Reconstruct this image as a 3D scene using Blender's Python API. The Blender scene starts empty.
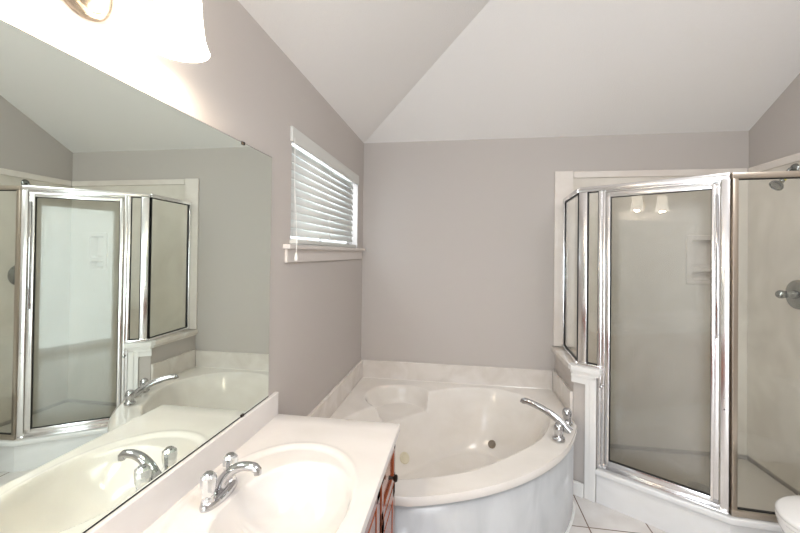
import bpy, bmesh, math
from mathutils import Vector, Matrix

# ------------------------------------------------------------------ camera
C = bpy.context.scene.collection
scene = bpy.context.scene
CAMZ = 1.48
yaw, pitch, roll = 0.157, 0.0099, 0.0126
cyw, syw, cp, sp, cr, sr = math.cos(yaw), math.sin(yaw), math.cos(pitch), math.sin(pitch), math.cos(roll), math.sin(roll)
r_ = Vector((cyw, syw, 0)); f_ = Vector((-syw * cp, cyw * cp, sp)); u_ = Vector((syw * sp, -cyw * sp, cp))
ex = r_ * cr + u_ * sr
ey = u_ * cr - r_ * sr
cam_d = bpy.data.cameras.new('camera'); cam = bpy.data.objects.new('camera', cam_d); C.objects.link(cam)
m = Matrix((ex, ey, -f_)).transposed().to_4x4(); m.translation = Vector((0, 0, CAMZ))
cam.matrix_world = m
cam_d.sensor_width = 36.0; cam_d.lens = 389.16 / 800 * 36; cam_d.shift_y = -17.18 / 800; cam_d.clip_start = 0.02
scene.camera = cam

# ------------------------------------------------------------------ world, lights, exposure
w = bpy.data.worlds.new('world'); scene.world = w; w.use_nodes = True
bg = w.node_tree.nodes['Background']; bg.inputs[0].default_value = (0.80, 0.90, 1.0, 1); bg.inputs[1].default_value = 1.4

def area(name, loc, rot, sx, sy, power, col):
    d = bpy.data.lights.new(name, 'AREA'); d.shape = 'RECTANGLE'; d.size = sx; d.size_y = sy; d.energy = power; d.color = col
    o = bpy.data.objects.new(name, d); C.objects.link(o); o.location = loc; o.rotation_euler = rot; return o
# daylight coming in through the big window behind the photographer and the small blind window
area('daylight_near', (-0.29, -1.27, 1.1), (math.radians(90), 0, 0), .95, 2.0, 27, (0.90, 0.95, 1.0))
area('daylight_left', (-1.05, 2.33, 1.80), (0, math.radians(-90), 0), 0.5, 1.1, 9, (0.85, 0.93, 1.0))
area('ceiling_fill', (1.05, .25, 3.17), (0, 0, 0), 1.3, 1.5, 36, (0.97, 0.985, 1.0))  # added fill light below the ceiling, no fixture; evens out the room
vs = scene.view_settings
vs.view_transform = 'Standard'; vs.look = 'None'; vs.gamma = 1; vs.use_curve_mapping = False; vs.exposure = 0.77
scene.cycles.max_bounces = 14; scene.cycles.diffuse_bounces = 8; scene.cycles.glossy_bounces = 8
scene.cycles.transparent_max_bounces = 24; scene.cycles.sample_clamp_indirect = 8

# ------------------------------------------------------------------ materials
def mat(name, col, rough=0.5, metal=0.0, spec=0.5, coat=0.0, emit=None, estr=0.0):
    mt = bpy.data.materials.new(name); mt.use_nodes = True; b = mt.node_tree.nodes['Principled BSDF']
    b.inputs['Base Color'].default_value = (*col, 1); b.inputs['Roughness'].default_value = rough
    b.inputs['Metallic'].default_value = metal; b.inputs['Specular IOR Level'].default_value = spec
    b.inputs['Coat Weight'].default_value = coat
    if emit: b.inputs['Emission Color'].default_value = (*emit, 1); b.inputs['Emission Strength'].default_value = estr
    return mt
def nodes(mt): return mt.node_tree.nodes, mt.node_tree.links, mt.node_tree.nodes['Principled BSDF']
def coord(mt, scale=(1, 1, 1)):
    n, l, b = nodes(mt); g = n.new('ShaderNodeNewGeometry'); mp = n.new('ShaderNodeMapping')
    l.new(g.outputs['Position'], mp.inputs['Vector']); mp.inputs['Scale'].default_value = scale; return mp
def bump(mt, scale, strength, dist=0.002, detail=3):
    n, l, b = nodes(mt); mp = coord(mt); t = n.new('ShaderNodeTexNoise'); t.inputs['Scale'].default_value = scale; t.inputs['Detail'].default_value = detail
    bp = n.new('ShaderNodeBump'); bp.inputs['Strength'].default_value = strength; bp.inputs['Distance'].default_value = dist
    l.new(mp.outputs[0], t.inputs['Vector']); l.new(t.outputs['Fac'], bp.inputs['Height']); l.new(bp.outputs[0], b.inputs['Normal'])
def clouds(mt, c1, c2, scale, veins=True, sc=(1, 1, 1), dist=1.5):
    n, l, b = nodes(mt); mp = coord(mt, sc); t = n.new('ShaderNodeTexNoise'); t.inputs['Scale'].default_value = scale
    t.inputs['Detail'].default_value = 5; t.inputs['Distortion'].default_value = dist
    rp = n.new('ShaderNodeValToRGB'); rp.color_ramp.elements[0].position = 0.34; rp.color_ramp.elements[1].position = 0.66
    rp.color_ramp.elements[0].color = (*c1, 1); rp.color_ramp.elements[1].color = (*c2, 1)
    l.new(mp.outputs[0], t.inputs['Vector']); l.new(t.outputs['Fac'], rp.inputs[0]); l.new(rp.outputs[0], b.inputs['Base Color'])

M = {}
M['paint'] = mat('wall_paint', (0.50, 0.463, 0.437), 0.75, spec=0.3); bump(M['paint'], 220, 0.12)
M['ceiling'] = mat('ceiling_paint', (0.82, 0.80, 0.785), 0.9, spec=0.2); bump(M['ceiling'], 130, 0.5, 0.004, 5)
M['trim'] = mat('white_trim', (0.80, 0.79, 0.77), 0.35)
M['tubm'] = mat('tub_marble', (0.82, 0.76, 0.70), 0.12); clouds(M['tubm'], (0.72, 0.68, 0.63), (0.78, 0.745, 0.705), 2.4)
M['slab'] = mat('splash_marble', (0.74, 0.67, 0.59), 0.14); clouds(M['slab'], (0.62, 0.57, 0.52), (0.74, 0.70, 0.665), 4.0)
M['apron'] = mat('daylit_apron_marble', (0.80, 0.79, 0.78), 0.16); clouds(M['apron'], (0.49, 0.505, 0.52), (0.56, 0.575, 0.59), 3.0, sc=(2, 2, .7))  # tub marble with the bluish cast of daylight put into the colour
M['counter'] = mat('counter_marble', (0.86, 0.81, 0.77), 0.12); clouds(M['counter'], (0.67, 0.64, 0.62), (0.72, 0.69, 0.675), 2.5)
M['shower'] = mat('shower_marble', (0.62, 0.56, 0.50), 0.13); clouds(M['shower'], (0.68, 0.635, 0.57), (0.78, 0.735, 0.67), 2.3)
M['strip'] = mat('shower_trim_marble', (0.76, 0.69, 0.61), 0.15); clouds(M['strip'], (0.72, 0.66, 0.61), (0.79, 0.74, 0.69), 3.5)
M['capm'] = mat('cap_marble', (0.78, 0.74, 0.69), 0.15); clouds(M['capm'], (0.72, 0.66, 0.60), (0.82, 0.78, 0.74), 4.0)
M['sill'] = mat('sill_taupe', (0.62, 0.575, 0.54), 0.4)  # even taupe tone, a little lighter than the walls
M['darkchrome'] = mat('dark_chrome', (0.30, 0.31, 0.30), 0.2, 1.0)  # evenly darker chrome for the shower head and valve
M['dimrail'] = mat('aluminium_dim_reflection', (0.50, 0.44, 0.37), 0.3, 1.0)  # same aluminium, its dim beige reflection put into the base colour
M['curbm'] = mat('curb_marble', (0.74, 0.74, 0.74), 0.16); clouds(M['curbm'], (0.68, 0.675, 0.67), (0.76, 0.76, 0.76), 3.0)
M['tray'] = mat('shower_tray', (0.56, 0.52, 0.47), 0.4)
M['chrome'] = mat('chrome', (0.56, 0.56, 0.57), 0.08, 1.0)
M['rail'] = mat('polished_aluminium', (0.84, 0.83, 0.83), 0.22, 1.0)
M['nickel'] = mat('warm_nickel', (0.75, 0.62, 0.48), 0.25, 1.0)
M['gasket'] = mat('black_rubber', (0.012, 0.012, 0.012), 0.6)
M['mirror'] = mat('mirror_silver', (0.85, 0.915, 0.85), 0.0, 1.0)
M['dark'] = mat('dark_bronze', (0.035, 0.025, 0.02), 0.3, 0.8)
M['porcelain'] = mat('porcelain', (0.82, 0.81, 0.80), 0.08)
M['blind'] = mat('blind_vinyl', (0.62, 0.62, 0.59), 0.45)
M['cord'] = mat('white_cord', (0.8, 0.78, 0.74), 0.7)
M['brass'] = mat('yellow_tape', (0.75, 0.68, 0.10), 0.5)
M['jet'] = mat('almond_plastic', (0.66, 0.61, 0.47), 0.3)
M['jetd'] = mat('brown_grille', (0.22, 0.18, 0.14), 0.4)
M['caulk'] = mat('caulk', (0.80, 0.80, 0.78), 0.5)
M['clear'] = mat('acrylic_chrome', (0.78, 0.79, 0.80), 0.05, 0.85)
M['ground'] = mat('outside_ground', (0.3, 0.32, 0.25), 0.9)
# glowing lamp glass
M['shade'] = mat('frosted_shade', (0.95, 0.9, 0.82), 0.3, emit=(1.0, 0.90, 0.76), estr=4.0)
M['bulb'] = mat('bulb', (1, 1, 1), 0.3, emit=(1.0, 0.85, 0.62), estr=22)
# cherry wood
M['cherry'] = mat('cherry_wood', (0.30, 0.07, 0.025), 0.16, coat=.4)
n, l, b = nodes(M['cherry']); mp = coord(M['cherry'], (18, 18, 1.6)); t = n.new('ShaderNodeTexNoise'); t.inputs['Scale'].default_value = 3; t.inputs['Detail'].default_value = 6
rp = n.new('ShaderNodeValToRGB'); rp.color_ramp.elements[0].color = (0.16, 0.030, 0.010, 1); rp.color_ramp.elements[1].color = (0.42, 0.11, 0.04, 1)
l.new(mp.outputs[0], t.inputs['Vector']); l.new(t.outputs['Fac'], rp.inputs[0]); l.new(rp.outputs[0], b.inputs['Base Color'])
# floor tile
M['tile'] = mat('floor_tile', (0.66, 0.62, 0.58), 0.10)
n, l, b = nodes(M['tile']); g = n.new('ShaderNodeNewGeometry'); mp = n.new('ShaderNodeMapping'); l.new(g.outputs['Position'], mp.inputs['Vector'])
mp.inputs['Location'].default_value = (-0.70 + 3.25, -2.27 + 6.5, 0)
br = n.new('ShaderNodeTexBrick'); br.offset = 0.0; br.squash = 1.0
for k, v in {'Scale': 1.0, 'Mortar Size': 0.0035, 'Mortar Smooth': 0.1, 'Bias': 0.0, 'Brick Width': 0.325, 'Row Height': 0.325}.items(): br.inputs[k].default_value = v
t = n.new('ShaderNodeTexNoise'); t.inputs['Scale'].default_value = 7; t.inputs['Detail'].default_value = 6
rp = n.new('ShaderNodeValToRGB'); rp.color_ramp.elements[0].position = .3; rp.color_ramp.elements[1].position = .7
rp.color_ramp.elements[0].color = (0.60, 0.565, 0.54, 1); rp.color_ramp.elements[1].color = (0.72, 0.70, 0.685, 1)
l.new(mp.outputs[0], br.inputs['Vector']); l.new(mp.outputs[0], t.inputs['Vector']); l.new(t.outputs['Fac'], rp.inputs[0])
l.new(rp.outputs[0], br.inputs['Color1']); l.new(rp.outputs[0], br.inputs['Color2']); br.inputs['Mortar'].default_value = (0.16, 0.11, 0.08, 1)
l.new(br.outputs['Color'], b.inputs['Base Color'])
# thin glass: see-through with a mirror-like sheen that grows at grazing angles
def glass(name, tint, f0=0.045, film=0.0, filmcol=(0.8, 0.8, 0.78), box=None, bfac=0.0, brough=0.3):
    mt = bpy.data.materials.new(name); mt.use_nodes = True; n = mt.node_tree.nodes; l = mt.node_tree.links; n.clear()
    out = n.new('ShaderNodeOutputMaterial'); tr = n.new('ShaderNodeBsdfTransparent'); tr.inputs[0].default_value = (*tint, 1)
    gl = n.new('ShaderNodeBsdfGlossy'); gl.inputs['Roughness'].default_value = 0.0; gl.inputs[0].default_value = (1, 1, 1, 1)
    lw = n.new('ShaderNodeLayerWeight'); lw.inputs[0].default_value = 0.5
    pw = n.new('ShaderNodeMath'); pw.operation = 'POWER'; pw.inputs[1].default_value = 5; l.new(lw.outputs['Facing'], pw.inputs[0])
    ma = n.new('ShaderNodeMath'); ma.operation = 'MULTIPLY_ADD'; ma.inputs[1].default_value = 1 - f0; ma.inputs[2].default_value = f0; l.new(pw.outputs[0], ma.inputs[0])
    mx = n.new('ShaderNodeMixShader'); l.new(ma.outputs[0], mx.inputs[0]); l.new(tr.outputs[0], mx.inputs[1]); l.new(gl.outputs[0], mx.inputs[2])
    last = mx
    if film:
        df = n.new('ShaderNodeBsdfDiffuse'); df.inputs[0].default_value = (*filmcol, 1)
        m2 = n.new('ShaderNodeMixShader'); m2.inputs[0].default_value = film; l.new(mx.outputs[0], m2.inputs[1]); l.new(df.outputs[0], m2.inputs[2]); last = m2
    if bfac:
        # hard-water film with its own outline on the pane (generated coordinates, fading towards the frame)
        tc = n.new('ShaderNodeTexCoord'); sx = n.new('ShaderNodeSeparateXYZ'); l.new(tc.outputs['Generated'], sx.inputs[0])
        def edge(sock, wdt):
            a = n.new('ShaderNodeMath'); a.operation = 'SUBTRACT'; a.inputs[1].default_value = .5; l.new(sock, a.inputs[0])
            c = n.new('ShaderNodeMath'); c.operation = 'ABSOLUTE'; l.new(a.outputs[0], c.inputs[0])
            d = n.new('ShaderNodeMapRange'); d.interpolation_type = 'SMOOTHSTEP'; d.inputs['From Min'].default_value = .5 - .01; d.inputs['From Max'].default_value = .5 - wdt
            l.new(c.outputs[0], d.inputs['Value']); return d.outputs[0]
        e1, e2 = edge(sx.outputs['X'], .17), edge(sx.outputs['Z'], .09)
        mu = n.new('ShaderNodeMath'); mu.operation = 'MULTIPLY'; l.new(e1, mu.inputs[0]); l.new(e2, mu.inputs[1])
        ns = n.new('ShaderNodeTexNoise'); ns.inputs['Scale'].default_value = 3; mpp = n.new('ShaderNodeMapping'); mpp.inputs['Scale'].default_value = (3, 3, .6)
        l.new(tc.outputs['Object'], mpp.inputs[0]); l.new(mpp.outputs[0], ns.inputs['Vector'])
        mr = n.new('ShaderNodeMapRange'); mr.inputs['To Min'].default_value = bfac * .8; mr.inputs['To Max'].default_value = bfac * 1.2; l.new(ns.outputs['Fac'], mr.inputs['Value'])
        mm = n.new('ShaderNodeMath'); mm.operation = 'MULTIPLY'; l.new(mu.outputs[0], mm.inputs[0]); l.new(mr.outputs[0], mm.inputs[1])
        g2 = n.new('ShaderNodeBsdfGlossy'); g2.inputs['Roughness'].default_value = brough; g2.inputs[0].default_value = (1, 1, 1, 1)
        m3 = n.new('ShaderNodeMixShader'); l.new(mm.outputs[0], m3.inputs[0]); l.new(last.outputs[0], m3.inputs[1]); l.new(g2.outputs[0], m3.inputs[2]); last = m3
    l.new(last.outputs[0], out.inputs[0]); return mt
M['glass'] = glass('shower_glass', (0.99, 0.995, 0.98), 0.045, 0.012)
M['doorglass'] = glass('filmed_door_glass', (0.80, 0.80, 0.775), 0.03, 0.012, bfac=0.10, brough=0.55)
M['wglass'] = glass('window_glass', (0.97, 0.98, 0.98), 0.04)

# ------------------------------------------------------------------ helpers
ABS = {}
def tag(o, label=None, cat=None, group=None, kind=None):
    if label: o['label'] = label
    if cat: o['category'] = cat
    if group: o['group'] = group
    if kind: o['kind'] = kind
    return o
def thing(name, label, cat, loc, group=None):
    o = bpy.data.objects.new(name, None); C.objects.link(o); o.location = loc; o.empty_display_size = 0.05
    ABS[o] = Vector(loc); return tag(o, label, cat, group)
def obj(name, bm, mt, parent=None, smooth=False, origin=None, label=None, angle=40):
    bmesh.ops.recalc_face_normals(bm, faces=bm.faces)
    org = Vector(origin) if origin is not None else Vector((0, 0, 0))
    if origin is None:
        xs = [v.co for v in bm.verts]
        mn = Vector((min(v.x for v in xs), min(v.y for v in xs), min(v.z for v in xs))); mxx = Vector((max(v.x for v in xs), max(v.y for v in xs), max(v.z for v in xs)))
        org = (mn + mxx) / 2; org.z = mn.z
    bmesh.ops.translate(bm, verts=bm.verts, vec=-org)
    me = bpy.data.meshes.new(name); bm.to_mesh(me); bm.free(); me.materials.append(mt)
    if smooth:
        for p in me.polygons: p.use_smooth = True
        me.set_sharp_from_angle(angle=math.radians(angle))
    o = bpy.data.objects.new(name, me); C.objects.link(o); ABS[o] = org
    if parent: o.parent = parent; o.location = org - ABS[parent]
    else: o.location = org
    if label: o['label'] = label
    return o
def BM(): return bmesh.new()
def bx(bm, x0, x1, y0, y1, z0, z1, bev=0.0):
    t = BM(); vs_ = [t.verts.new((x, y, z)) for z in (z0, z1) for y in (y0, y1) for x in (x0, x1)]
    for q in ((0, 1, 3, 2), (4, 6, 7, 5), (0, 4, 5, 1), (2, 3, 7, 6), (0, 2, 6, 4), (1, 5, 7, 3)): t.faces.new([vs_[i] for i in q])
    bmesh.ops.recalc_face_normals(t, faces=t.faces)
    if bev: bmesh.ops.bevel(t, geom=t.edges[:], offset=bev, segments=2, profile=.5, affect='EDGES')
    merge(bm, t); return bm
def merge(bm, t):
    me = bpy.data.meshes.new('tmp'); t.to_mesh(me); t.free(); bm.from_mesh(me); bpy.data.meshes.remove(me)
def bar(bm, p, q, z0, z1, th, bev=0.0, off=0.0):
    """box standing on the plan segment p-q, thickness th centred (+off to the left of p->q)"""
    p = Vector((p[0], p[1], 0)); q = Vector((q[0], q[1], 0)); d = (q - p).normalized(); nrm = Vector((-d.y, d.x, 0)); L = (q - p).length
    t = BM(); bx(t, 0, L, off - th / 2, off + th / 2, z0, z1, bev)
    mt = Matrix((d, nrm, Vector((0, 0, 1)))).transposed().to_4x4(); mt.translation = p
    bmesh.ops.transform(t, matrix=mt, verts=t.verts); merge(bm, t); return bm
def prism(bm, pts, z0, z1, bev=0.0):
    t = BM(); a = [t.verts.new((x, y, z0)) for x, y in pts]; c = [t.verts.new((x, y, z1)) for x, y in pts]; k = len(pts)
    t.faces.new(a[::-1]); t.faces.new(c)
    for i in range(k): t.faces.new((a[i], a[(i + 1) % k], c[(i + 1) % k], c[i]))
    bmesh.ops.recalc_face_normals(t, faces=t.faces)
    if bev: bmesh.ops.bevel(t, geom=[e for e in t.edges if abs(e.verts[0].co.z - e.verts[1].co.z) < 1e-6], offset=bev, segments=3, profile=.5, affect='EDGES')
    merge(bm, t); return bm
def frame_of(d):
    d = Vector(d).normalized(); a = Vector((0, 0, 1)) if abs(d.z) < .95 else Vector((1, 0, 0))
    x = a.cross(d).normalized(); y = d.cross(x); return x, y, d
def lathe(bm, prof, org=(0, 0, 0), axis=(0, 0, 1), seg=32, sx=1, sy=1):
    x, y, d = frame_of(axis) if tuple(axis) != (0, 0, 1) else (Vector((1, 0, 0)), Vector((0, 1, 0)), Vector((0, 0, 1)))
    org = Vector(org); rings = []
    for r, h in prof:
        if r < 1e-6: rings.append([bm.verts.new(org + d * h)])
        else: rings.append([bm.verts.new(org + d * h + x * (r * sx * math.cos(2 * math.pi * i / seg)) + y * (r * sy * math.sin(2 * math.pi * i / seg))) for i in range(seg)])
    for a, c in zip(rings, rings[1:]):
        for i in range(seg):
            j = (i + 1) % seg
            if len(a) == 1 and len(c) == 1: continue
            if len(a) == 1: bm.faces.new((a[0], c[i], c[j]))
            elif len(c) == 1: bm.faces.new((a[i], a[j], c[0]))
            else: bm.faces.new((a[i], a[j], c[j], c[i]))
    return bm
def tube(bm, pts, rad, seg=16, cap=True, flat=1.0):
    pts = [Vector(p) for p in pts]; k = len(pts); rad = rad if isinstance(rad, (list, tuple)) else [rad] * k; rings = []
    ref = None
    for i, p in enumerate(pts):
        d = (pts[min(i + 1, k - 1)] - pts[max(i - 1, 0)]).normalized()
        if ref is None: x, y, _ = frame_of(d)
        else: x = (ref - d * ref.dot(d)).normalized(); y = d.cross(x)
        ref = x
        rings.append([bm.verts.new(p + x * (rad[i] * math.cos(2 * math.pi * s / seg)) + y * (rad[i] * flat * math.sin(2 * math.pi * s / seg))) for s in range(seg)])
    for a, c in zip(rings, rings[1:]):
        for s in range(seg): bm.faces.new((a[s], a[(s + 1) % seg], c[(s + 1) % seg], c[s]))
    if cap: bm.faces.new(rings[0][::-1]); bm.faces.new(rings[-1])
    return bm
def bez(p0, p1, p2, p3, k=14):
    o = []
    for i in range(k + 1):
        t = i / k; o.append(tuple((1 - t) ** 3 * a + 3 * (1 - t) ** 2 * t * b_ + 3 * (1 - t) * t * t * c + t ** 3 * d for a, b_, c, d in zip(p0, p1, p2, p3)))
    return o
def lerp(a, b_, t): return a + (b_ - a) * t
def sstep(a, b_, x): t = min(1, max(0, (x - a) / (b_ - a))); return t * t * (3 - 2 * t)

# ------------------------------------------------------------------ the room
XL, XR, YB, YN, H = -0.8, 1.997, 3.093, -1.15, 2.376
S = 0.52; HT = 3.2; RUN = (HT - H) / S
def struct(name, bm, mt, **k): return tag(obj(name, bm, mt, **k), kind='structure')
struct('floor', bx(BM(), XL - .1, XR + .1, YN - .1, YB + .1, -.1, 0), M['tile'])
bm = BM()
P = [(XL, YB, H), (XR, YB, H), (XR, YB - RUN, HT), (XL + RUN, YB - RUN, HT), (XL + RUN, YN, HT), (XL, YN, H), (XR, YN, HT)]
lo = [bm.verts.new(p) for p in P]; hi = [bm.verts.new((p[0], p[1], p[2] + .1)) for p in P]
for q in ((0, 1, 2, 3), (0, 3, 4, 5), (3, 2, 6, 4)):
    bm.faces.new([lo[i] for i in q]); bm.faces.new([hi[i] for i in q[::-1]])
for a, c in ((0, 1), (1, 2), (2, 6), (6, 4), (4, 5), (5, 0)): bm.faces.new((lo[a], lo[c], hi[c], hi[a]))
struct('ceiling', bm, M['ceiling'])
def wall_prism(axis, pts, t0, t1, holes=()):
    """vertical wall of an outline (s, z); built as columns so that holes stay open"""
    bm = BM(); ss = sorted(set([p[0] for p in pts] + [h[0] for h in holes] + [h[1] for h in holes]))
    top = sorted([p for p in pts if p[1] > 0], key=lambda p: p[0])
    def ztop(s):
        for (a, za), (b_, zb) in zip(top, top[1:]):
            if a - 1e-9 <= s <= b_ + 1e-9: return lerp(za, zb, (s - a) / (b_ - a) if b_ > a else 0)
    for s0, s1 in zip(ss, ss[1:]):
        spans = [(0, None)]
        for h in holes:
            if h[0] <= s0 + 1e-9 and h[1] >= s1 - 1e-9: spans = [(0, h[2]), (h[3], None)]
        for z0, z1 in spans:
            a0, a1 = (z1, z1) if z1 is not None else (ztop(s0), ztop(s1))
            co = []
            for t in (t0, t1):
                for s, z in ((s0, z0), (s1, z0), (s1, a1), (s0, a0)): co.append((t, s, z) if axis == 'x' else (s, t, z))
            v = [bm.verts.new(c) for c in co]
            for q in ((0, 1, 2, 3), (7, 6, 5, 4), (0, 4, 5, 1), (1, 5, 6, 2), (2, 6, 7, 3), (3, 7, 4, 0)): bm.faces.new([v[i] for i in q])
    return bm
WY0, WY1, WZ0, WZ1 = 1.735, 2.925, 1.515, 2.068
struct('wall_left', wall_prism('x', [(YN, 0), (YB, 0), (YB, H), (YN, H)], XL - .12, XL, [(WY0, WY1, WZ0, WZ1)]), M['paint'])
struct('wall_back', wall_prism('y', [(XL, 0), (XR, 0), (XR, H), (XL, H)], YB, YB + .1), M['paint'])
struct('wall_right', wall_prism('x', [(YN, 0), (YB, 0), (YB, H), (YB - RUN, HT), (YN, HT)], XR, XR + .1), M['paint'])
NX0, NX1, NZ0, NZ1 = -0.78, 0.20, 0.02, 2.12
struct('wall_near', wall_prism('y', [(XL, 0), (XR, 0), (XR, HT), (XL + RUN, HT), (XL, H)], YN - .1, YN, [(NX0, NX1, NZ0, NZ1)]), M['paint'])

# small window in the left wall
bm = BM(); fx0, fx1 = XL - .115, XL - .075
for y0, y1, z0, z1 in ((WY0, WY1, WZ0, WZ0 + .035), (WY0, WY1, WZ1 - .035, WZ1), (WY0, WY0 + .035, WZ0, WZ1), (WY1 - .035, WY1, WZ0, WZ1), (2.31, 2.35, WZ0, WZ1)):
    bx(bm, fx0, fx1, y0, y1, z0, z1)
win = struct('window_1', bm, M['trim'])
obj('pane', bx(BM(), XL - .098, XL - .092, WY0 + .03, WY1 - .03, WZ0 + .03, WZ1 - .03), M['wglass'], win)
bm = bx(BM(), XL - .075, XL + .035, WY0 - .075, WY1 + .13, WZ0 - .022, WZ0, .004)
bx(bm, XL + .0005, XL + .014, WY0 - .06, WY1 + .10, WZ0 - .085, WZ0 - .022, .002)
obj('window_sill', bm, M['sill'], win)
# large window behind the photographer
bm = BM()
for x0, x1, z0, z1 in ((NX0, NX1, NZ0, NZ0 + .05), (NX0, NX1, NZ1 - .05, NZ1), (NX0, NX0 + .05, NZ0, NZ1), (NX1 - .05, NX1, NZ0, NZ1)):
    bx(bm, x0, x1, YN - .09, YN - .04, z0, z1)
win2 = struct('window_2', bm, M['trim'])
obj('pane', bx(BM(), NX0 + .045, NX1 - .045, YN - .068, YN - .062, NZ0 + .045, NZ1 - .045), M['wglass'], win2)

# ------------------------------------------------------------------ knee wall between tub and shower
A = Vector((.731, 2.592)); B = Vector((1.3265, 2.18)); D = (B - A).normalized(); N = Vector((D.y, -D.x))  # N points into the room
def onD(t, o=0.0): q = A + D * t + N * o; return (q.x, q.y)
KT = .745
k1 = onD(-.034, .023); k2 = onD(.112, .023); k3 = onD(.112, -.075)
knee = [(.703, YB), (.703, k1[1] + .004), k2, k3, (.803, 2.64), (.803, YB)]
struct('wall_knee', prism(BM(), knee, 0, KT), M['paint'])
# white casing on its end: top band, corner board
bm = BM()
bar(bm, onD(.050, .0265), onD(.113, .0265), 0.0, KT, .007, .0015)
bar(bm, onD(.078, .032), onD(.110, .032), 0.0, KT - .002, .006, .002)
bar(bm, onD(-.033, .0262), onD(.050, .0262), KT - .055, KT, .006, .0015)
bar(bm, onD(-.033, .029), onD(.112, .029), KT - .018, KT, .012, .002)
struct('trim_1', bm, M['trim'])
bm = BM(); bar(bm, onD(-.033, .034), onD(.047, .034), 0, .085, .018, .004)
struct('baseboard_knee', bm, M['trim'])
# moulded cap
bm = BM()
prism(bm, [(.676, YB - .006), (.676, 2.607), (.812, 2.607 - .10), (.812, YB - .006)], KT + .014, KT + .049, .007)
prism(bm, [(.688, YB - .006), (.688, 2.61), (.805, 2.62), (.805, YB - .006)], KT, KT + .016, .003)
cap = obj('knee_wall_cap', bm, M['capm'], smooth=True, angle=30)
tag(cap, 'cream marble cap with moulded edge lying along the low wall between tub and shower', 'wall cap')
bm = BM()
prism(bm, [(.674, 2.607), onD(-.030, .047), onD(.136, .047), onD(.136, -.02), onD(.118, -.09), (.80, 2.64), (.70, 2.64)], KT + .020, KT + .0505, .003)
prism(bm, [(.686, 2.607), onD(-.024, .037), onD(.127, .037), onD(.127, -.02), onD(.112, -.08), (.80, 2.63), (.71, 2.63)], KT + .0005, KT + .021, .002)
obj('end_piece', bm, M['trim'], cap)

# ------------------------------------------------------------------ shower surround (marble panels), pan, enclosure
KZ = KT + .05; ST = 2.108
b_ = bx(BM(), .815, XR - .012, YB - .012, YB - .0005, .1, ST - .05); su = tag(obj('shower_wall_panel', b_, M['shower']), 'beige marble panel covering the back wall of the shower, with the soap niche', 'wall panel')
b_ = bx(BM(), XR - .012, XR - .0005, 2.10, YB - .0125, .1, ST - .05); tag(obj('shower_wall_panel', b_, M['shower']), 'beige marble panel covering the right wall of the shower, behind the valve', 'wall panel')
bm = BM(); bx(bm, .690, .822, YB - .018, YB - .0005, KZ + .002, ST + .004, .003); tag(obj('marble_trim_strip', bm, M['strip']), 'vertical cream marble strip on the back wall at the left edge of the shower', 'trim strip')
bm = BM(); bx(bm, .823, XR - .02, YB - .024, YB - .0005, ST - .05, ST, .006); tag(obj('marble_trim_strip', bm, M['strip']), 'horizontal cream marble strip on the back wall along the top of the shower', 'trim strip')
bm = BM(); bx(bm, XR - .024, XR - .0005, 2.08, YB - .0245, ST - .05, ST, .006); tag(obj('marble_trim_strip', bm, M['strip']), 'cream marble strip on the right wall above the shower head', 'trim strip')
# soap dish recess: a moulded frame with an upper niche and a small lower niche
def rrect(cx, cz, w_, h_, r, seg=6):
    o = []
    for sxx, szz, a0 in ((1, 1, 0), (-1, 1, 90), (-1, -1, 180), (1, -1, 270)):
        for i in range(seg + 1):
            a = math.radians(a0 + 90 * i / seg); o.append((cx + sxx * (w_ / 2 - r) + r * math.cos(a), cz + szz * (h_ / 2 - r) + r * math.sin(a)))
    return o
def ring_strip(bm, loops):
    rs = [[bm.verts.new(p) for p in L] for L in loops]
    for a, c in zip(rs, rs[1:]):
        k = len(a)
        for i in range(k): bm.faces.new((a[i], a[(i + 1) % k], c[(i + 1) % k], c[i]))
    return rs
bm = BM(); sx0, sx1, sz0, sz1 = 1.59, 1.795, 1.285, 1.635; yf = YB - .012
scx, scz = (sx0 + sx1) / 2, (sz0 + sz1) / 2
bx(bm, sx0, sx1, yf - .012, yf + .0, sz0, sz1, .004)
dish = obj('soap_dish', bm, M['strip'], su)
def niche(cx, cz, w_, h_, dep):
    bm = BM(); y0 = yf - .0135
    L = [[(x, y0 - .003, z) for x, z in rrect(cx, cz, w_ + .012, h_ + .012, .03)], [(x, y0 - .007, z) for x, z in rrect(cx, cz, w_ + .006, h_ + .006, .028)],
         [(x, y0 - .005, z) for x, z in rrect(cx, cz, w_, h_, .026)], [(x, y0 + dep * .6, z) for x, z in rrect(cx, cz, w_ - .012, h_ - .012, .024)], [(x, y0 + dep, z) for x, z in rrect(cx, cz, w_ - .03, h_ - .03, .018)]]
    rs = ring_strip(bm, L); bm.faces.new(rs[-1]); return bm
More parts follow.
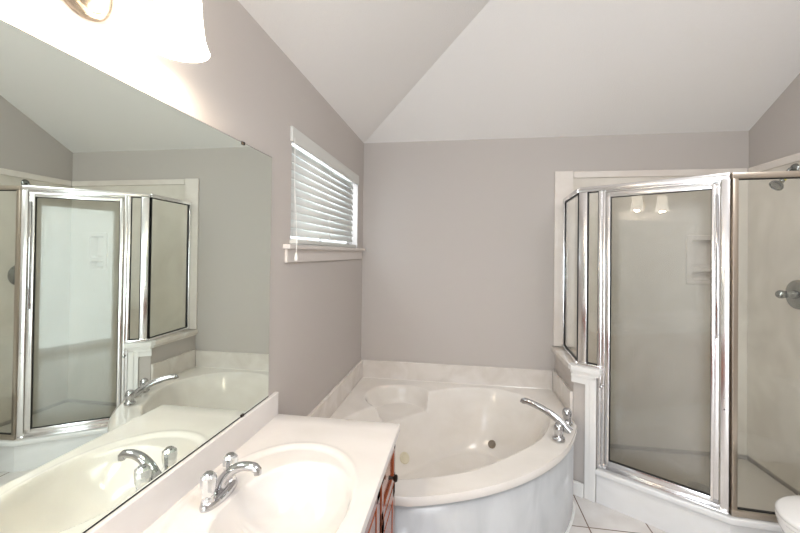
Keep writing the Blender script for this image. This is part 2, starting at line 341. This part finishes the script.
# real recess: cut holes through dish and panel
def cut(o, boxes):
    for (x0, x1, y0, y1, z0, z1, r) in boxes:
        t = BM(); lo = [t.verts.new((x, y0, z)) for x, z in rrect((x0 + x1) / 2, (z0 + z1) / 2, x1 - x0, z1 - z0, r)]; hi = [t.verts.new((v.co.x, y1, v.co.z)) for v in lo]
        k = len(lo); t.faces.new(lo); t.faces.new(hi[::-1])
        for i in range(k): t.faces.new((lo[i], hi[i], hi[(i + 1) % k], lo[(i + 1) % k]))
        bmesh.ops.recalc_face_normals(t, faces=t.faces); bmesh.ops.translate(t, verts=t.verts, vec=-ABS[o])
        me = bpy.data.meshes.new('c'); t.to_mesh(me); t.free(); c = bpy.data.objects.new('c', me); C.objects.link(c)
        if o.parent: c.location = (0, 0, 0)
        md = o.modifiers.new('b', 'BOOLEAN'); md.operation = 'DIFFERENCE'; md.object = c; md.solver = 'EXACT'
        c.matrix_world = Matrix.Translation(ABS[o])
        bpy.context.view_layer.update()
        dg = bpy.context.evaluated_depsgraph_get(); me2 = bpy.data.meshes.new_from_object(o.evaluated_get(dg)); o.modifiers.clear(); o.data = me2
        bpy.data.objects.remove(c)
n1 = (scx - .073, scx + .073, 1.405, 1.602); n2 = (scx - .073, scx + .073, 1.31, 1.378)
for o in [dish, su, bpy.data.objects['wall_back']]:
    cut(o, [(n1[0], n1[1], 2.9, YB + .05, n1[2], n1[3], .026), (n2[0], n2[1], 2.9, YB + .05, n2[2], n2[3], .026)])
bm = BM()
for a in (n1, n2):
    g_ = (a[0] + a[1]) / 2, (a[2] + a[3]) / 2; w_, h_ = a[1] - a[0], a[3] - a[2]
    rs = ring_strip(bm, [[(x, yf - .012, z) for x, z in rrect(*g_, w_, h_, .026)], [(x, yf + .035, z) for x, z in rrect(*g_, w_ - .004, h_ - .004, .026)], [(x, yf + .05, z) for x, z in rrect(*g_, w_ - .03, h_ - .03, .018)]])
    bm.faces.new(rs[-1])
obj('niche_liner', bm, M['strip'], dish, smooth=True)

R0 = B; R1 = Vector((XR - .013, 2.13)); DR = (R1 - R0).normalized(); NR = Vector((DR.y, -DR.x))
def onR(t, o=0.0): q = R0 + DR * t + NR * o; return (q.x, q.y)
def corner(o):  # where the two offset lines meet
    p = Vector(onD(0, o)); q = Vector(onR(0, o)); # p + D*s = q + DR*t
    det = D.x * (-DR.y) - D.y * (-DR.x); rx, ry = q.x - p.x, q.y - p.y
    s = (rx * (-DR.y) - ry * (-DR.x)) / det; v = p + D * s; return (v.x, v.y)
LR = (R1 - R0).length
pan = thing('shower_pan', 'white marble shower base with raised angled curb on the tiled floor', 'shower base', (1.4, 2.7, 0))
bm = BM()
prism(bm, [onD(.116, .023), corner(.023), onR(LR, .023), onR(LR, -.07), corner(-.07), onD(.116, -.07)], 0, .175)
prism(bm, [onD(.116, .040), corner(.040), onR(LR, .040), onR(LR, -.075), corner(-.075), onD(.116, -.075)], .172, .205, .008)
obj('curb', bm, M['curbm'], pan, smooth=True, angle=30)
obj('tray', prism(BM(), [(.806, YB - .013), (.806, 2.66), onD(.14, -.078), corner(-.078), onR(LR, -.078), (XR - .013, YB - .013)], 0, .07), M['tray'], pan)
obj('drain', lathe(BM(), [(0, 0), (.05, 0), (.055, .003), (.05, .004), (0, .003)], (1.45, 2.65, .0705)), M['chrome'], pan)

en = thing('shower_enclosure', 'neo-angle glass shower enclosure with polished aluminium rails and corner posts', 'shower enclosure', (1.2, 2.4, .2))
ZT, ZS = 1.901, .208
LP0 = Vector((.764, YB - .020)); LP1 = A  # left panel from back wall to first post
# posts
bm = BM(); bar(bm, onD(0, 0), onD(.050, 0), KZ + .002, ZT, .03, .004); obj('post', bm, M['rail'], en, smooth=True)
def ribbed(t0, t1, z0, z1, dep=.032, k=3):
    bm = BM(); wd = (t1 - t0) / k
    for i in range(k): bar(bm, onD(t0 + i * wd, 0), onD(t0 + (i + 1) * wd, 0), z0, z1, dep - (.008 if i % 2 else 0), .0035)
    return bm
obj('post', ribbed(.114, .153, ZS, ZT, .032, 2), M['rail'], en, smooth=True)
bm = ribbed(.690, .724, ZS, ZT, .034, 1); rp_ = obj('post', bm, M['rail'], en, smooth=True)
obj('return_post', bar(BM(), onR(0.004, 0), onR(.028, 0), ZS, ZT, .032, .003), M['dimrail'], en, smooth=True)
bm = BM(); lp = (LP1 - LP0).normalized(); bar(bm, LP0, LP0 + lp * .022, KZ + .002, ZT, .028, .002); obj('wall_channel', bm, M['rail'], en, smooth=True)
bm = BM(); bar(bm, onR(LR - .025), onR(LR), ZS, ZT, .028, .002); obj('wall_channel', bm, M['rail'], en, smooth=True)
# head rails and sills
def rail(name, p, q, z0, z1, th=.034, mt='rail'): return obj(name, bar(BM(), p, q, z0, z1, th, .004), M[mt], en, smooth=True)
rail('head_rail', LP0, LP1, ZT - .026, ZT + .001)
bm = BM(); bar(bm, onD(0), onD(.724), ZT - .030, ZT + .002, .042, .005); bar(bm, onD(.153), onD(.69), ZT - .040, ZT - .030, .026, .002)
obj('head_rail', bm, M['rail'], en, smooth=True)
rail('head_rail', onR(.0), onR(LR), ZT - .030, ZT + .001, .036, 'dimrail')
rail('sill_rail', LP0, LP1, KZ + .001, KZ + .020)
rail('sill_rail', onD(0), onD(.135), KZ + .001, KZ + .022, .05)
bm = BM(); bar(bm, onD(.118), onD(.724), ZS, ZS + .012, .052, .002); bar(bm, onD(.153, -.006), onD(.69, -.006), ZS + .012, ZS + .028, .018, .002)
obj('sill_rail', bm, M['rail'], en, smooth=True)
rail('sill_rail', onR(.0), onR(LR), ZS, ZS + .030, .044, 'dimrail')
def pane(name, pf, t0, t1, z0, z1, mt, par, gk=True):
    g_ = obj(name, bar(BM(), pf(t0), pf(t1), z0, z1, .005), mt, par)
    if gk:
        bm = BM(); w_ = .0045; th = .016
        for zz in (z0, z1 - w_): bar(bm, pf(t0), pf(t1), zz, zz + w_, th)
        for tt in (t0, t1 - w_): bar(bm, pf(tt), pf(tt + w_), z0, z1, th)
        obj('gasket', bm, M['gasket'], g_ if par is en else par)
    return g_
def onL(t, o=0): q = LP0 + lp * t; return (q.x, q.y)
pane('glass_panel', onL, .020, (LP1 - LP0).length - .012, KZ + .020, ZT - .026, M['glass'], en)
pane('glass_panel', onD, .050, .1145, KZ + .022, ZT - .030, M['glass'], en)
pane('glass_panel', onR, .026, LR - .025, ZS + .030, ZT - .030, M['glass'], en)
# door
bm = BM(); dz0, dz1, dt0, dt1 = ZS + .030, ZT - .042, .157, .686
dr = BM()
for a, c, z0, z1 in ((dt0, dt0 + .024, dz0, dz1), (dt1 - .034, dt1, dz0, dz1), (dt0, dt1, dz0, dz0 + .030), (dt0, dt1, dz1 - .030, dz1)):
    bar(dr, onD(a, .004), onD(c, .004), z0, z1, .026, .004)
for a, c, z0, z1 in ((dt1 - .034, dt1 - .020, dz0, dz1),): bar(dr, onD(a, .018), onD(c, .018), z0 + .01, z1 - .01, .012, .003)
door = obj('door', dr, M['rail'], en, smooth=True)
g_ = pane('door_pane', lambda t: onD(t, .004), dt0 + .022, dt1 - .032, dz0 + .028, dz1 - .028, M['doorglass'], door)
bm = BM(); bar(bm, onD(dt1 - .016, .026), onD(dt1 - .004, .026), 1.07, 1.80, .010, .003); obj('door_handle', bm, M['chrome'], door, smooth=True)
bm = BM(); q = onD(.140, .018); lathe(bm, [(0, -.002), (.009, -.002), (.009, .006), (.006, .010), (.008, .020), (0, .024)], (q[0], q[1], .70), (N.x, N.y, 0), 16); obj('jamb_button', bm, M['chrome'], en, smooth=True)
q = onD(.707, .018)
for zz in (.78, .72): obj('screw_head', lathe(BM(), [(0, -.002), (.005, -.002), (.004, .003), (0, .004)], (q[0], q[1], zz), (N.x, N.y, 0), 12), M['chrome'], en, smooth=True)

# shower head and valve on the right wall
sh = thing('wall_mounted_shower', 'small chrome shower head on a bent arm, high on the right shower wall', 'shower head', (XR - .012, 2.68, 2.03))
obj('wall_flange', lathe(BM(), [(0, -.001), (.032, -.001), (.030, .006), (.018, .016), (0, .017)], (XR - .013, 2.69, 2.02), (-1, 0, 0)), M['darkchrome'], sh, smooth=True)
obj('arm', tube(BM(), bez((XR - .015, 2.69, 2.02), (XR - .06, 2.69, 2.03), (1.955, 2.69, 1.99), (1.925, 2.69, 1.957)), .0095), M['darkchrome'], sh, smooth=True)
hd = Vector((-.75, -.12, -.65)).normalized(); ho = Vector((1.928, 2.69, 1.960))
obj('joint_tape', lathe(BM(), [(0, 0), (.0125, 0), (.0125, .012), (0, .012)], ho, hd, 20), M['brass'], sh, smooth=True)
obj('head', lathe(BM(), [(0, .010), (.012, .011), (.014, .022), (.011, .028), (.017, .034), (.030, .050), (.037, .060), (.037, .068), (.030, .072), (.028, .068), (.012, .070), (0, .070)], ho, hd, 32), M['darkchrome'], sh, smooth=True)
va = thing('shower_valve', 'round chrome shower valve with lever knob on the right shower wall', 'shower valve', (XR - .012, 2.69, 1.26))
VC = (XR - .013, 2.665, 1.262)
obj('escutcheon', lathe(BM(), [(0, -.001), (.088, -.001), (.086, .006), (.066, .012), (.040, .018), (0, .020)], VC, (-1, 0, 0), 48), M['darkchrome'], va, smooth=True)
hb = lathe(BM(), [(0, .015), (.026, .015), (.024, .045), (.019, .055), (.021, .070), (.025, .085), (.024, .100), (.016, .110), (0, .112)], VC, (-1, 0, 0), 32)
obj('handle', hb, M['darkchrome'], va, smooth=True)

# ------------------------------------------------------------------ corner tub
DK = .480
CX, CYc = .73, .73
def inside(a, b2):
    if a < .021 or b2 < .021 or a > 1.482 or b2 > 1.50: return False
    if a > .3 and b2 > .3 and (a - .3) ** 2 + (b2 - .3) ** 2 > 1.235 ** 2: return False
    return True
def Rout(th):
    c, s = math.cos(th), math.sin(th); lo_, hi_ = .2, 1.6
    for _ in range(36):
        md = (lo_ + hi_) / 2
        if inside(CX + c * md, CYc + s * md): lo_ = md
        else: hi_ = md
    return lo_
def smax(a, c, k=.02): h = max(k - abs(a - c), 0) / k; return max(a, c) + h * h * k / 4
def basin(a, b2):
    u, v = a - CX, b2 - CYc; p = (u - v) / math.sqrt(2); q = (u + v) / math.sqrt(2); q0 = q
    lp_ = ((abs(p) / .745) ** 2.4 + (abs(q) / .475) ** 2.4) ** (1 / 2.4); rr = math.hypot(p, q)
    d = (1 - lp_) * (rr / lp_ if lp_ > 1e-5 else .475)
    # outer lip is an arc parallel to the rim
    d2 = 1.10 - math.hypot(a - .3, b2 - .3) if (a > .3 and b2 > .3) else 1
    if d < 0: d = d * .8
    dd = min(d, d2)
    t = min(1, max(0, dd / .235)); return .40 * (.55 * sstep(0, 1, t) + .45 * (1 - (1 - t) ** 2) * sstep(0, .12, t))
def seat(a, b2):
    d = .245 - math.hypot(a - .375, b2 - .375)
    return .125 * sstep(0, .055, d)
def tub_z(a, b2): return DK - smax(basin(a, b2), seat(a, b2), .03)
tub = thing('corner_bathtub', 'cream corner jetted bathtub with a curved white front apron', 'bathtub', (-.1, 2.4, 0))
bm = BM(); NT = 288; ths = [2 * math.pi * i / NT for i in range(NT)]
for cc in ((.021, .021), (1.482, .021), (.021, 1.50), (1.482, .3 + math.sqrt(1.235 ** 2 - 1.182 ** 2)), (.3 + math.sqrt(1.235 ** 2 - 1.2 ** 2), 1.5)):
    an = math.atan2(cc[1] - CYc, cc[0] - CX) % (2 * math.pi); k = min(range(NT), key=lambda i: abs(ths[i] - an)); ths[k] = an
fr = [0.03 + .97 * (i / 110) for i in range(111)]
rout = [Rout(t) for t in ths]
def W(a, b2, z): return (XL + a, YB - b2, z)
cen = bm.verts.new(W(CX, CYc, tub_z(CX, CYc))); rings = []
for f in fr:
    row = []
    for th, ro in zip(ths, rout):
        rr = ro * f if f < 1 else ro
        rr = min(rr, ro - .006 * f)
        a, c2 = CX + math.cos(th) * rr, CYc + math.sin(th) * rr; row.append(bm.verts.new(W(a, c2, tub_z(a, c2))))
    rings.append(row)
for off, z in ((-.002, DK - .002), (0, DK - .008), (0, DK - .036), (-.004, DK - .042), (-.04, DK - .042)):
    rings.append([bm.verts.new(W(CX + math.cos(th) * (ro + off), CYc + math.sin(th) * (ro + off), z)) for th, ro in zip(ths, rout)])
for i in range(NT): bm.faces.new((cen, rings[0][i], rings[0][(i + 1) % NT]))
for a, c in zip(rings, rings[1:]):
    for i in range(NT): bm.faces.new((a[i], a[(i + 1) % NT], c[(i + 1) % NT], c[i]))
obj('basin', bm, M['tubm'], tub, smooth=True, angle=50)
# apron: curved skirt under the rim
ap = []
b0 = 1.482
for i in range(61):
    ang = lerp(0, 90, i / 60); a = .3 + 1.218 * math.cos(math.radians(ang)); c = .3 + 1.218 * math.sin(math.radians(ang))
    ap.append((min(a, 1.466), min(c, 1.484)))
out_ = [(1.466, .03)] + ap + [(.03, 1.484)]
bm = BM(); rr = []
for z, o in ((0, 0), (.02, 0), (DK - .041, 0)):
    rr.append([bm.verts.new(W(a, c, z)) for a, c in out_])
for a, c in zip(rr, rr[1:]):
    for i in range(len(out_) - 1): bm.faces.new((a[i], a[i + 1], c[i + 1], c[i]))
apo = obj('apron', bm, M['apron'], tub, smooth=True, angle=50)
md = apo.modifiers.new('s', 'SOLIDIFY'); md.thickness = .012; md.offset = -1
bm = BM(); tube(bm, [W(a + (.004 if a > 1.2 else .003), c + .004, .007) for a, c in out_[1:-1]], .008, 8)
obj('caulk_bead', bm, M['caulk'], tub, smooth=True)
def tub_normal(a, c):
    e = .01; zx = (tub_z(a + e, c) - tub_z(a - e, c)) / (2 * e); zy = (tub_z(a, c + e) - tub_z(a, c - e)) / (2 * e)
    return Vector((-zx, zy, 1)).normalized()
def jet(name, x, y, r, mt, prof=None):
    a, c = x - XL, YB - y; nn = tub_normal(a, c); p = Vector((x, y, tub_z(a, c)))
    return obj(name, lathe(BM(), [(0, -.02), (r, -.02), (r, .004), (r * .85, .009), (r * .6, .007), (r * .45, .004), (r * .42, .007), (0, .008)], p, nn, 28), mt, tub, smooth=True)
JETS = [(-.353, 2.525), (.05, 1.93)]
jet('jet', JETS[0][0], JETS[0][1], .036, M['jet'])
jet('suction_cover', .228, 2.845, .028, M['jetd'])
# splash slabs
def slab(label, b6, cat='tub splash'):
    o = obj('tub_splash', bx(BM(), *b6, .0025), M['slab']); tag(o, label, cat)
SZ = .6125
slab('long marble splash slab on the back wall behind the tub', (XL + .0005, .683, YB - .02, YB - .0005, DK - .03, SZ))
slab('marble splash slab on the left wall below the window, beside the tub', (XL + .0005, XL + .02, 1.62, YB - .0205, DK - .03, SZ))
slab('short marble splash slab on the low wall, right end of the tub', (.6835, .7025, 2.60, YB - .0205, DK - .03, SZ + .01))

# tub filler
tf = thing('bathtub_faucet', 'chrome roman tub filler with two round knobs on the right tub rim', 'faucet', (.604, 2.348, DK))
def knob(nm, x, y, s=1.0):
    return obj(nm, lathe(BM(), [(0, -.001), (.034, -.001), (.033, .008), (.026, .014), (.0235, .024), (.0235, .038), (.027, .046), (.028, .058), (.0265, .070), (.020, .082), (.010, .088), (0, .089)], (x, y, DK), (0, 0, 1), 28), M['chrome'], tf, smooth=True)
knob('knob', .533, 2.238); knob('knob', .632, 2.462)
sb = (.606, 2.352, DK)
pts = bez((sb[0] + .012, sb[1] - .010, DK - .001), (.575, 2.365, DK + .045), (.50, 2.40, DK + .105), (.388, 2.452, DK + .118), 18)
tp = pts[-1]; pts += [(tp[0] - .010, tp[1] + .005, tp[2] - .006), (tp[0] - .012, tp[1] + .006, tp[2] - .014)]
obj('spout', tube(BM(), pts, [lerp(.020, .0150, i / 18) for i in range(19)] + [.0155, .014], 20, flat=1.2), M['chrome'], tf, smooth=True)

# ------------------------------------------------------------------ vanity
VY0, VY1 = -.10, 1.602; CT = .774
van = thing('vanity_cabinet', 'cherry red wooden vanity cabinet under the white counter', 'cabinet', (-.53, .75, 0))
bm = BM(); bx(bm, XL + .001, -.282, VY0 + .01, VY1 - .018, .09, .60); bx(bm, -.302, -.282, VY0 + .01, VY1 - .018, .60, CT - .032); bx(bm, XL + .001, -.302, VY1 - .036, VY1 - .018, .60, CT - .032); bx(bm, XL + .001, -.302, VY0 + .01, VY0 + .028, .60, CT - .032); bx(bm, XL + .001, -.34, VY0 + .01, VY1 - .02, 0, .09)
obj('body', bm, M['cherry'], van)
def front(name, y0, y1, z0, z1, kn=None):
    bm = BM(); bx(bm, -.2835, -.265, y0, y1, z0, z1, .002)
    fw = .032 if (z1 - z0) < .25 else .048
    for a, c, e, f in ((y0, y1, z0, z0 + fw), (y0, y1, z1 - fw, z1), (y0, y0 + fw, z0, z1), (y1 - fw, y1, z0, z1)): bx(bm, -.266, -.257, a, c, e, f, .003)
    if z1 - z0 > .3: bx(bm, -.266, -.2585, y0 + fw + .014, y1 - fw - .014, z0 + fw + .014, z1 - fw - .014, .004)
    o = obj(name, bm, M['cherry'], van)
    if kn: obj('knob', lathe(BM(), [(0, -.002), (.008, -.002), (.006, .004), (.005, .014), (.011, .019), (.014, .025), (.010, .031), (0, .033)], (-.257, kn[0], kn[1]), (1, 0, 0), 20), M['dark'], o, smooth=True)
    return o
front('drawer', 1.30, 1.572, .565, .722, (1.436, .643)); front('door', 1.30, 1.572, .115, .555, (1.33, .20))
front('door', .83, 1.27, .115, .722, (.87, .60)); front('door', .36, .82, .115, .722, (.78, .60)); front('door', -.08, .33, .115, .722, (.29, .60))

ct = thing('vanity_counter', 'white cultured marble countertop with a moulded oval shell sink', 'countertop', (-.52, .75, CT))
SC, SCY = -.53, 1.03; BCX = -.475
def ctz(x, y):
    s = (abs((x - SC) / .232) ** 2.1 + abs((y - SCY) / .335) ** 2.1) ** (1 / 2.1); d = (1 - s) * .27
    z = -.008 * sstep(0, .018, d) + .0025 * math.exp(-((d + .006) / .008) ** 2)
    s2 = (abs((x - BCX) / .178) ** 2.1 + abs((y - SCY) / .245) ** 2.1) ** (1 / 2.1); d2 = (1 - s2) * .2
    dep = .135 * (1 - (1 - min(1, max(0, d2 / .2))) ** 2.6) * sstep(0, .02, d2)
    if d2 > 0:
        an = math.atan2(y - (SCY - .0), (x - (BCX - .16))); dep += .0025 * math.cos(an * 14) * sstep(.02, .07, d2) * (1 - sstep(.10, .17, d2))
    return CT + z - dep
bm = BM(); X0, X1 = XL + .0195, -.243
xs = [X0 + (X1 - .004 - X0) * i / 96 for i in range(97)]; ys = [VY0 + (.60 - VY0) * i / 12 for i in range(12)] + [.60 + (1.46 - .60) * i / 140 for i in range(141)] + [1.53, VY1 - .004]
g = [[bm.verts.new((x, y, ctz(x, y))) for x in xs] for y in ys]
for i in range(len(ys) - 1):
    for j in range(len(xs) - 1): bm.faces.new((g[i][j], g[i][j + 1], g[i + 1][j + 1], g[i + 1][j]))
# rolled edges
def edge_strip(line, dirv, sgn=1):
    prev = line
    for o, dz in ((.0028, -.0012), (.004, -.004), (.004, -.027), (.001, -.031), (-.02, -.031)):
        cur = [bm.verts.new((v.co.x + dirv[0] * o, v.co.y + dirv[1] * o, CT + dz)) for v in line]
        for a in range(len(line) - 1): bm.faces.new((prev[a], prev[a + 1], cur[a + 1], cur[a]))
        prev = cur
edge_strip([r[-1] for r in g], (1, 0)); edge_strip(g[-1], (0, 1)); edge_strip(g[0], (0, -1))
bmesh.ops.remove_doubles(bm, verts=bm.verts, dist=.0001)
obj('counter_slab', bm, M['counter'], ct, smooth=True, angle=35)
obj('backsplash', bx(BM(), XL + .0005, XL + .020, VY0, VY1 - .002, CT - .02, .869, .003), M['counter'], ct)
obj('sink_drain', lathe(BM(), [(0, 0), (.030, 0), (.031, .003), (.022, .004), (.020, .002), (.018, .006), (0, .008)], (BCX, SCY, ctz(BCX, SCY) - .001), (0, 0, 1), 24), M['chrome'], ct, smooth=True)

# sink faucet
fx, fy = -.690, 1.048; bz = ctz(fx, fy)
sf = thing('sink_faucet', 'chrome centerset faucet with two acrylic knobs behind the sink bowl', 'faucet', (fx, fy, bz))
bm = BM(); k = 40
def oval(a, c, z, x_off=0):
    return [bm.verts.new((fx + x_off + c * math.copysign(abs(math.cos(2 * math.pi * i / k)) ** 1.0, math.cos(2 * math.pi * i / k)), fy + a * math.copysign(abs(math.sin(2 * math.pi * i / k)) ** .9, math.sin(2 * math.pi * i / k)), z)) for i in range(k)]
rs = [oval(.078, .029, bz - .002), oval(.079, .030, bz + .004), oval(.076, .028, bz + .014), oval(.068, .022, bz + .021), oval(.06, .017, bz + .023)]
for a, c in zip(rs, rs[1:]):
    for i in range(k): bm.faces.new((a[i], a[(i + 1) % k], c[(i + 1) % k], c[i]))
bm.faces.new(rs[-1]); bm.faces.new(rs[0][::-1])
obj('base', bm, M['chrome'], sf, smooth=True)
pts = bez((fx - .004, fy, bz + .010), (fx + .012, fy, bz + .062), (fx + .050, fy, bz + .104), (fx + .110, fy, bz + .092), 14)
t_ = pts[-1]; pts += [(t_[0] + .008, fy, t_[2] - .007), (t_[0] + .009, fy, t_[2] - .018)]
obj('spout', tube(BM(), pts, [.021, .0205, .020, .019, .018, .0172, .0165, .016, .0155, .015, .0145, .014, .014, .0138, .0135, .013, .011], 20, flat=.9), M['chrome'], sf, smooth=True)
for s in (-1, 1):
    h = obj('knob', lathe(BM(), [(0, 0), (.017, 0), (.016, .008), (.014, .014), (.0165, .020), (.0205, .034), (.0225, .056), (.021, .068), (.015, .074), (0, .075)], (fx, fy + s * .052, bz + .018), (0, 0, 1), 12), M['clear'], sf, smooth=True, angle=25)
    obj('cap', lathe(BM(), [(0, 0), (.012, 0), (.011, .003), (0, .004)], (fx, fy + s * .052, bz + .0925), (0, 0, 1), 16), M['chrome'], h, smooth=True)

# mirror
mi = thing('wall_mirror', 'large frameless mirror on the left wall above the backsplash', 'mirror', (XL, .72, .873))
obj('mirror_glass', bx(BM(), XL + .0005, XL + .006, VY0 + .02, 1.533, .8735, 1.876), M['mirror'], mi)
bm = BM(); e = .0015
obj('bottom_edge', bx(bm, XL + .0004, XL + .0068, VY0 + .02, 1.5335, .8705, .8735), M['gasket'], mi); obj('top_edge', bx(BM(), XL + .0004, XL + .0055, VY0 + .02, 1.5335, 1.876, 1.8775), M['gasket'], mi)
for yy, zz in ((1.313, 1.874), (1.336, .872), (.3, 1.874)):
    obj('clip', bx(BM(), XL + .0005, XL + .010, yy - .008, yy + .008, zz - .005, zz + .006, .001), M['dark'], mi)

# ------------------------------------------------------------------ blind
bl = thing('window_blind', 'white horizontal slat blind, lowered over the small window', 'blind', (XL, 2.33, WZ0))
BY0, BY1 = 1.742, 2.895
bm = BM(); bx(bm, XL - .002, XL + .012, 1.718, 2.915, 2.000, 2.072, .003); bx(bm, XL - .04, XL - .002, 1.742, 1.748, 2.0, 2.06); obj('valance', bm, M['blind'], bl)
obj('head_rail', bx(BM(), XL - .055, XL - .010, BY0, BY1, 2.022, 2.060, .002), M['blind'], bl)
bm = BM()
import random
random.seed(4)
for i in range(11):
    z = 1.985 - i * .0405; yc = -.033; t0 = math.radians(70)
    if i > 8: t0 = math.radians(66)
    t = BM(); L = 8
    pr = []
    for k_ in range(7):
        s = (k_ / 6 - .5) * .050; cv = .003 * (1 - (2 * k_ / 6 - 1) ** 2)
        pr.append((XL + yc + s * math.cos(t0) + cv * math.sin(t0), z - s * math.sin(t0) + cv * math.cos(t0)))
    for (a, c), (d, e_) in zip(pr, pr[1:]):
        v = [bm.verts.new((a, BY0 + .004, c)), bm.verts.new((a, BY1 - .02, c + .002)), bm.verts.new((d, BY1 - .02, e_ + .002)), bm.verts.new((d, BY0 + .004, e_))]
        bm.faces.new(v)
bmesh.ops.remove_doubles(bm, verts=bm.verts, dist=.00005)
so = obj('slats', bm, M['blind'], bl, smooth=True); md = so.modifiers.new('s', 'SOLIDIFY'); md.thickness = .0028; md.offset = 0
bm = BM(); bar(bm, (XL + .022, BY0 - .018), (XL - .02, BY1 + .0), WZ0 + .003, WZ0 + .024, .044, .004); obj('bottom_rail', bm, M['blind'], bl)
for yy in (1.80, 2.32, 2.84):
    obj('ladder_cord', tube(BM(), [(XL - .012, yy, 2.02), (XL - .012, yy, WZ0 + .03)], .0012, 6), M['cord'], bl)
bm = BM(); tube(bm, [(XL + .014, 1.738, 2.02), (XL + .020, 1.73, 1.8), (XL + .046, 1.705, 1.54), (XL + .046, 1.700, 1.475)], .0016, 8)
pc = obj('pull_cord', bm, M['cord'], bl)
obj('tassel', lathe(BM(), [(0, 0), (.007, 0), (.008, .012), (.005, .030), (.002, .036), (0, .036)], (XL + .046, 1.700, 1.440), (0, 0, 1), 16), M['cord'], pc, smooth=True)

# ------------------------------------------------------------------ vanity light
vl = thing('vanity_light', 'nickel vanity light with oval plate and glowing white bell shades above the mirror', 'wall light', (XL, .692, 2.06))
obj('backplate', lathe(BM(), [(0, 0), (.068, 0), (.070, .006), (.064, .012), (.056, .014), (.054, .020), (.040, .026), (0, .028)], (XL, .700, 2.040), (1, 0, 0), 48, sx=1.0, sy=1.0), M['nickel'], vl, smooth=True)
obj('finial', lathe(BM(), [(0, 0), (.007, 0), (.009, .006), (.004, .014), (0, .016)], (XL + .027, .700, 2.05), (1, 0, 0), 16), M['nickel'], vl, smooth=True)
LX = -.688
bm = tube(BM(), [(XL + .02, .692, 2.06), (XL + .055, .692, 2.145), (LX, .692, 2.15)], .008, 12)
obj('arm', bm, M['nickel'], vl, smooth=True)
bm = tube(BM(), [(LX, .527, 2.15), (LX, .847, 2.15)], .008, 12); obj('cross_bar', bm, M['nickel'], vl, smooth=True)
for yy in (.527, .847):
    obj('socket', lathe(BM(), [(0, 0), (.022, 0), (.026, .010), (.020, .028), (.010, .036), (0, .037)], (LX, yy, 2.134), (0, 0, 1), 24), M['nickel'], vl, smooth=True)
    shp = obj('shade', lathe(BM(), [(.024, .172), (.036, .170), (.046, .155), (.050, .125), (.052, .090), (.056, .055), (.060, .028), (.066, .010), (.070, 0), (.067, .002), (.056, .028), (.052, .055), (.048, .090), (.046, .125), (.042, .152), (.024, .166)], (LX, yy, 1.972), (0, 0, 1), 40), M['shade'], vl, smooth=True)
    obj('bulb', lathe(BM(), [(0, 0), (.016, .004), (.026, .018), (.028, .034), (.020, .058), (.013, .080), (0, .082)], (LX, yy, 2.035), (0, 0, 1), 20), M['bulb'], shp, smooth=True)
    ld = bpy.data.lights.new('lamp_glow', 'POINT'); ld.energy = 4.6; ld.color = (1, .87, .70); ld.shadow_soft_size = .03
    lo_ = bpy.data.objects.new('lamp_glow', ld); C.objects.link(lo_); lo_.location = (LX, yy, 1.985)

# ------------------------------------------------------------------ toilet
TY = 1.83
to = thing('toilet', 'white toilet with closed rounded lid beside the shower, against the right wall', 'toilet', (1.65, TY, 0))
def egg(s, z, x0=1.315, x1=1.78, hw=.185, dx=0):
    o = []; xc = lerp(x0, x1, .48)
    for i in range(40):
        a = 2 * math.pi * i / 40; cx = math.cos(a); xr = (xc - x0) if cx < 0 else (x1 - xc)
        yy = math.sin(a); o.append((xc + dx + xr * s * math.copysign(abs(cx) ** (1 if cx < 0 else .75), cx), TY + hw * s * yy, z))
    return o
def loft(bm, L):
    rs = ring_strip(bm, L); bm.faces.new(rs[0][::-1]); bm.faces.new(rs[-1]); return bm
obj('bowl', loft(BM(), [egg(.62, 0, dx=.06), egg(.60, .04, dx=.06), egg(.52, .14, dx=.06), egg(.66, .24, dx=.03), egg(.90, .33), egg(.97, .365), egg(.96, .385)]), M['porcelain'], to, smooth=True)
obj('seat', loft(BM(), [egg(.98, .386), egg(1.0, .390), egg(1.0, .398), egg(.98, .403)]), M['porcelain'], to, smooth=True)
obj('lid', loft(BM(), [egg(.985, .404), egg(1.0, .408), egg(.995, .418), egg(.95, .424), egg(.6, .430), egg(.2, .432)]), M['porcelain'], to, smooth=True, angle=60)
bm = BM(); bx(bm, 1.80, XR - .01, TY - .215, TY + .215, .37, .73, .02); bx(bm, 1.73, 1.95, TY - .10, TY + .10, 0, .385, .02)
obj('tank', bm, M['porcelain'], to, smooth=True)
obj('tank_lid', bx(BM(), 1.79, XR - .005, TY - .225, TY + .225, .731, .765, .008), M['porcelain'], to, smooth=True)
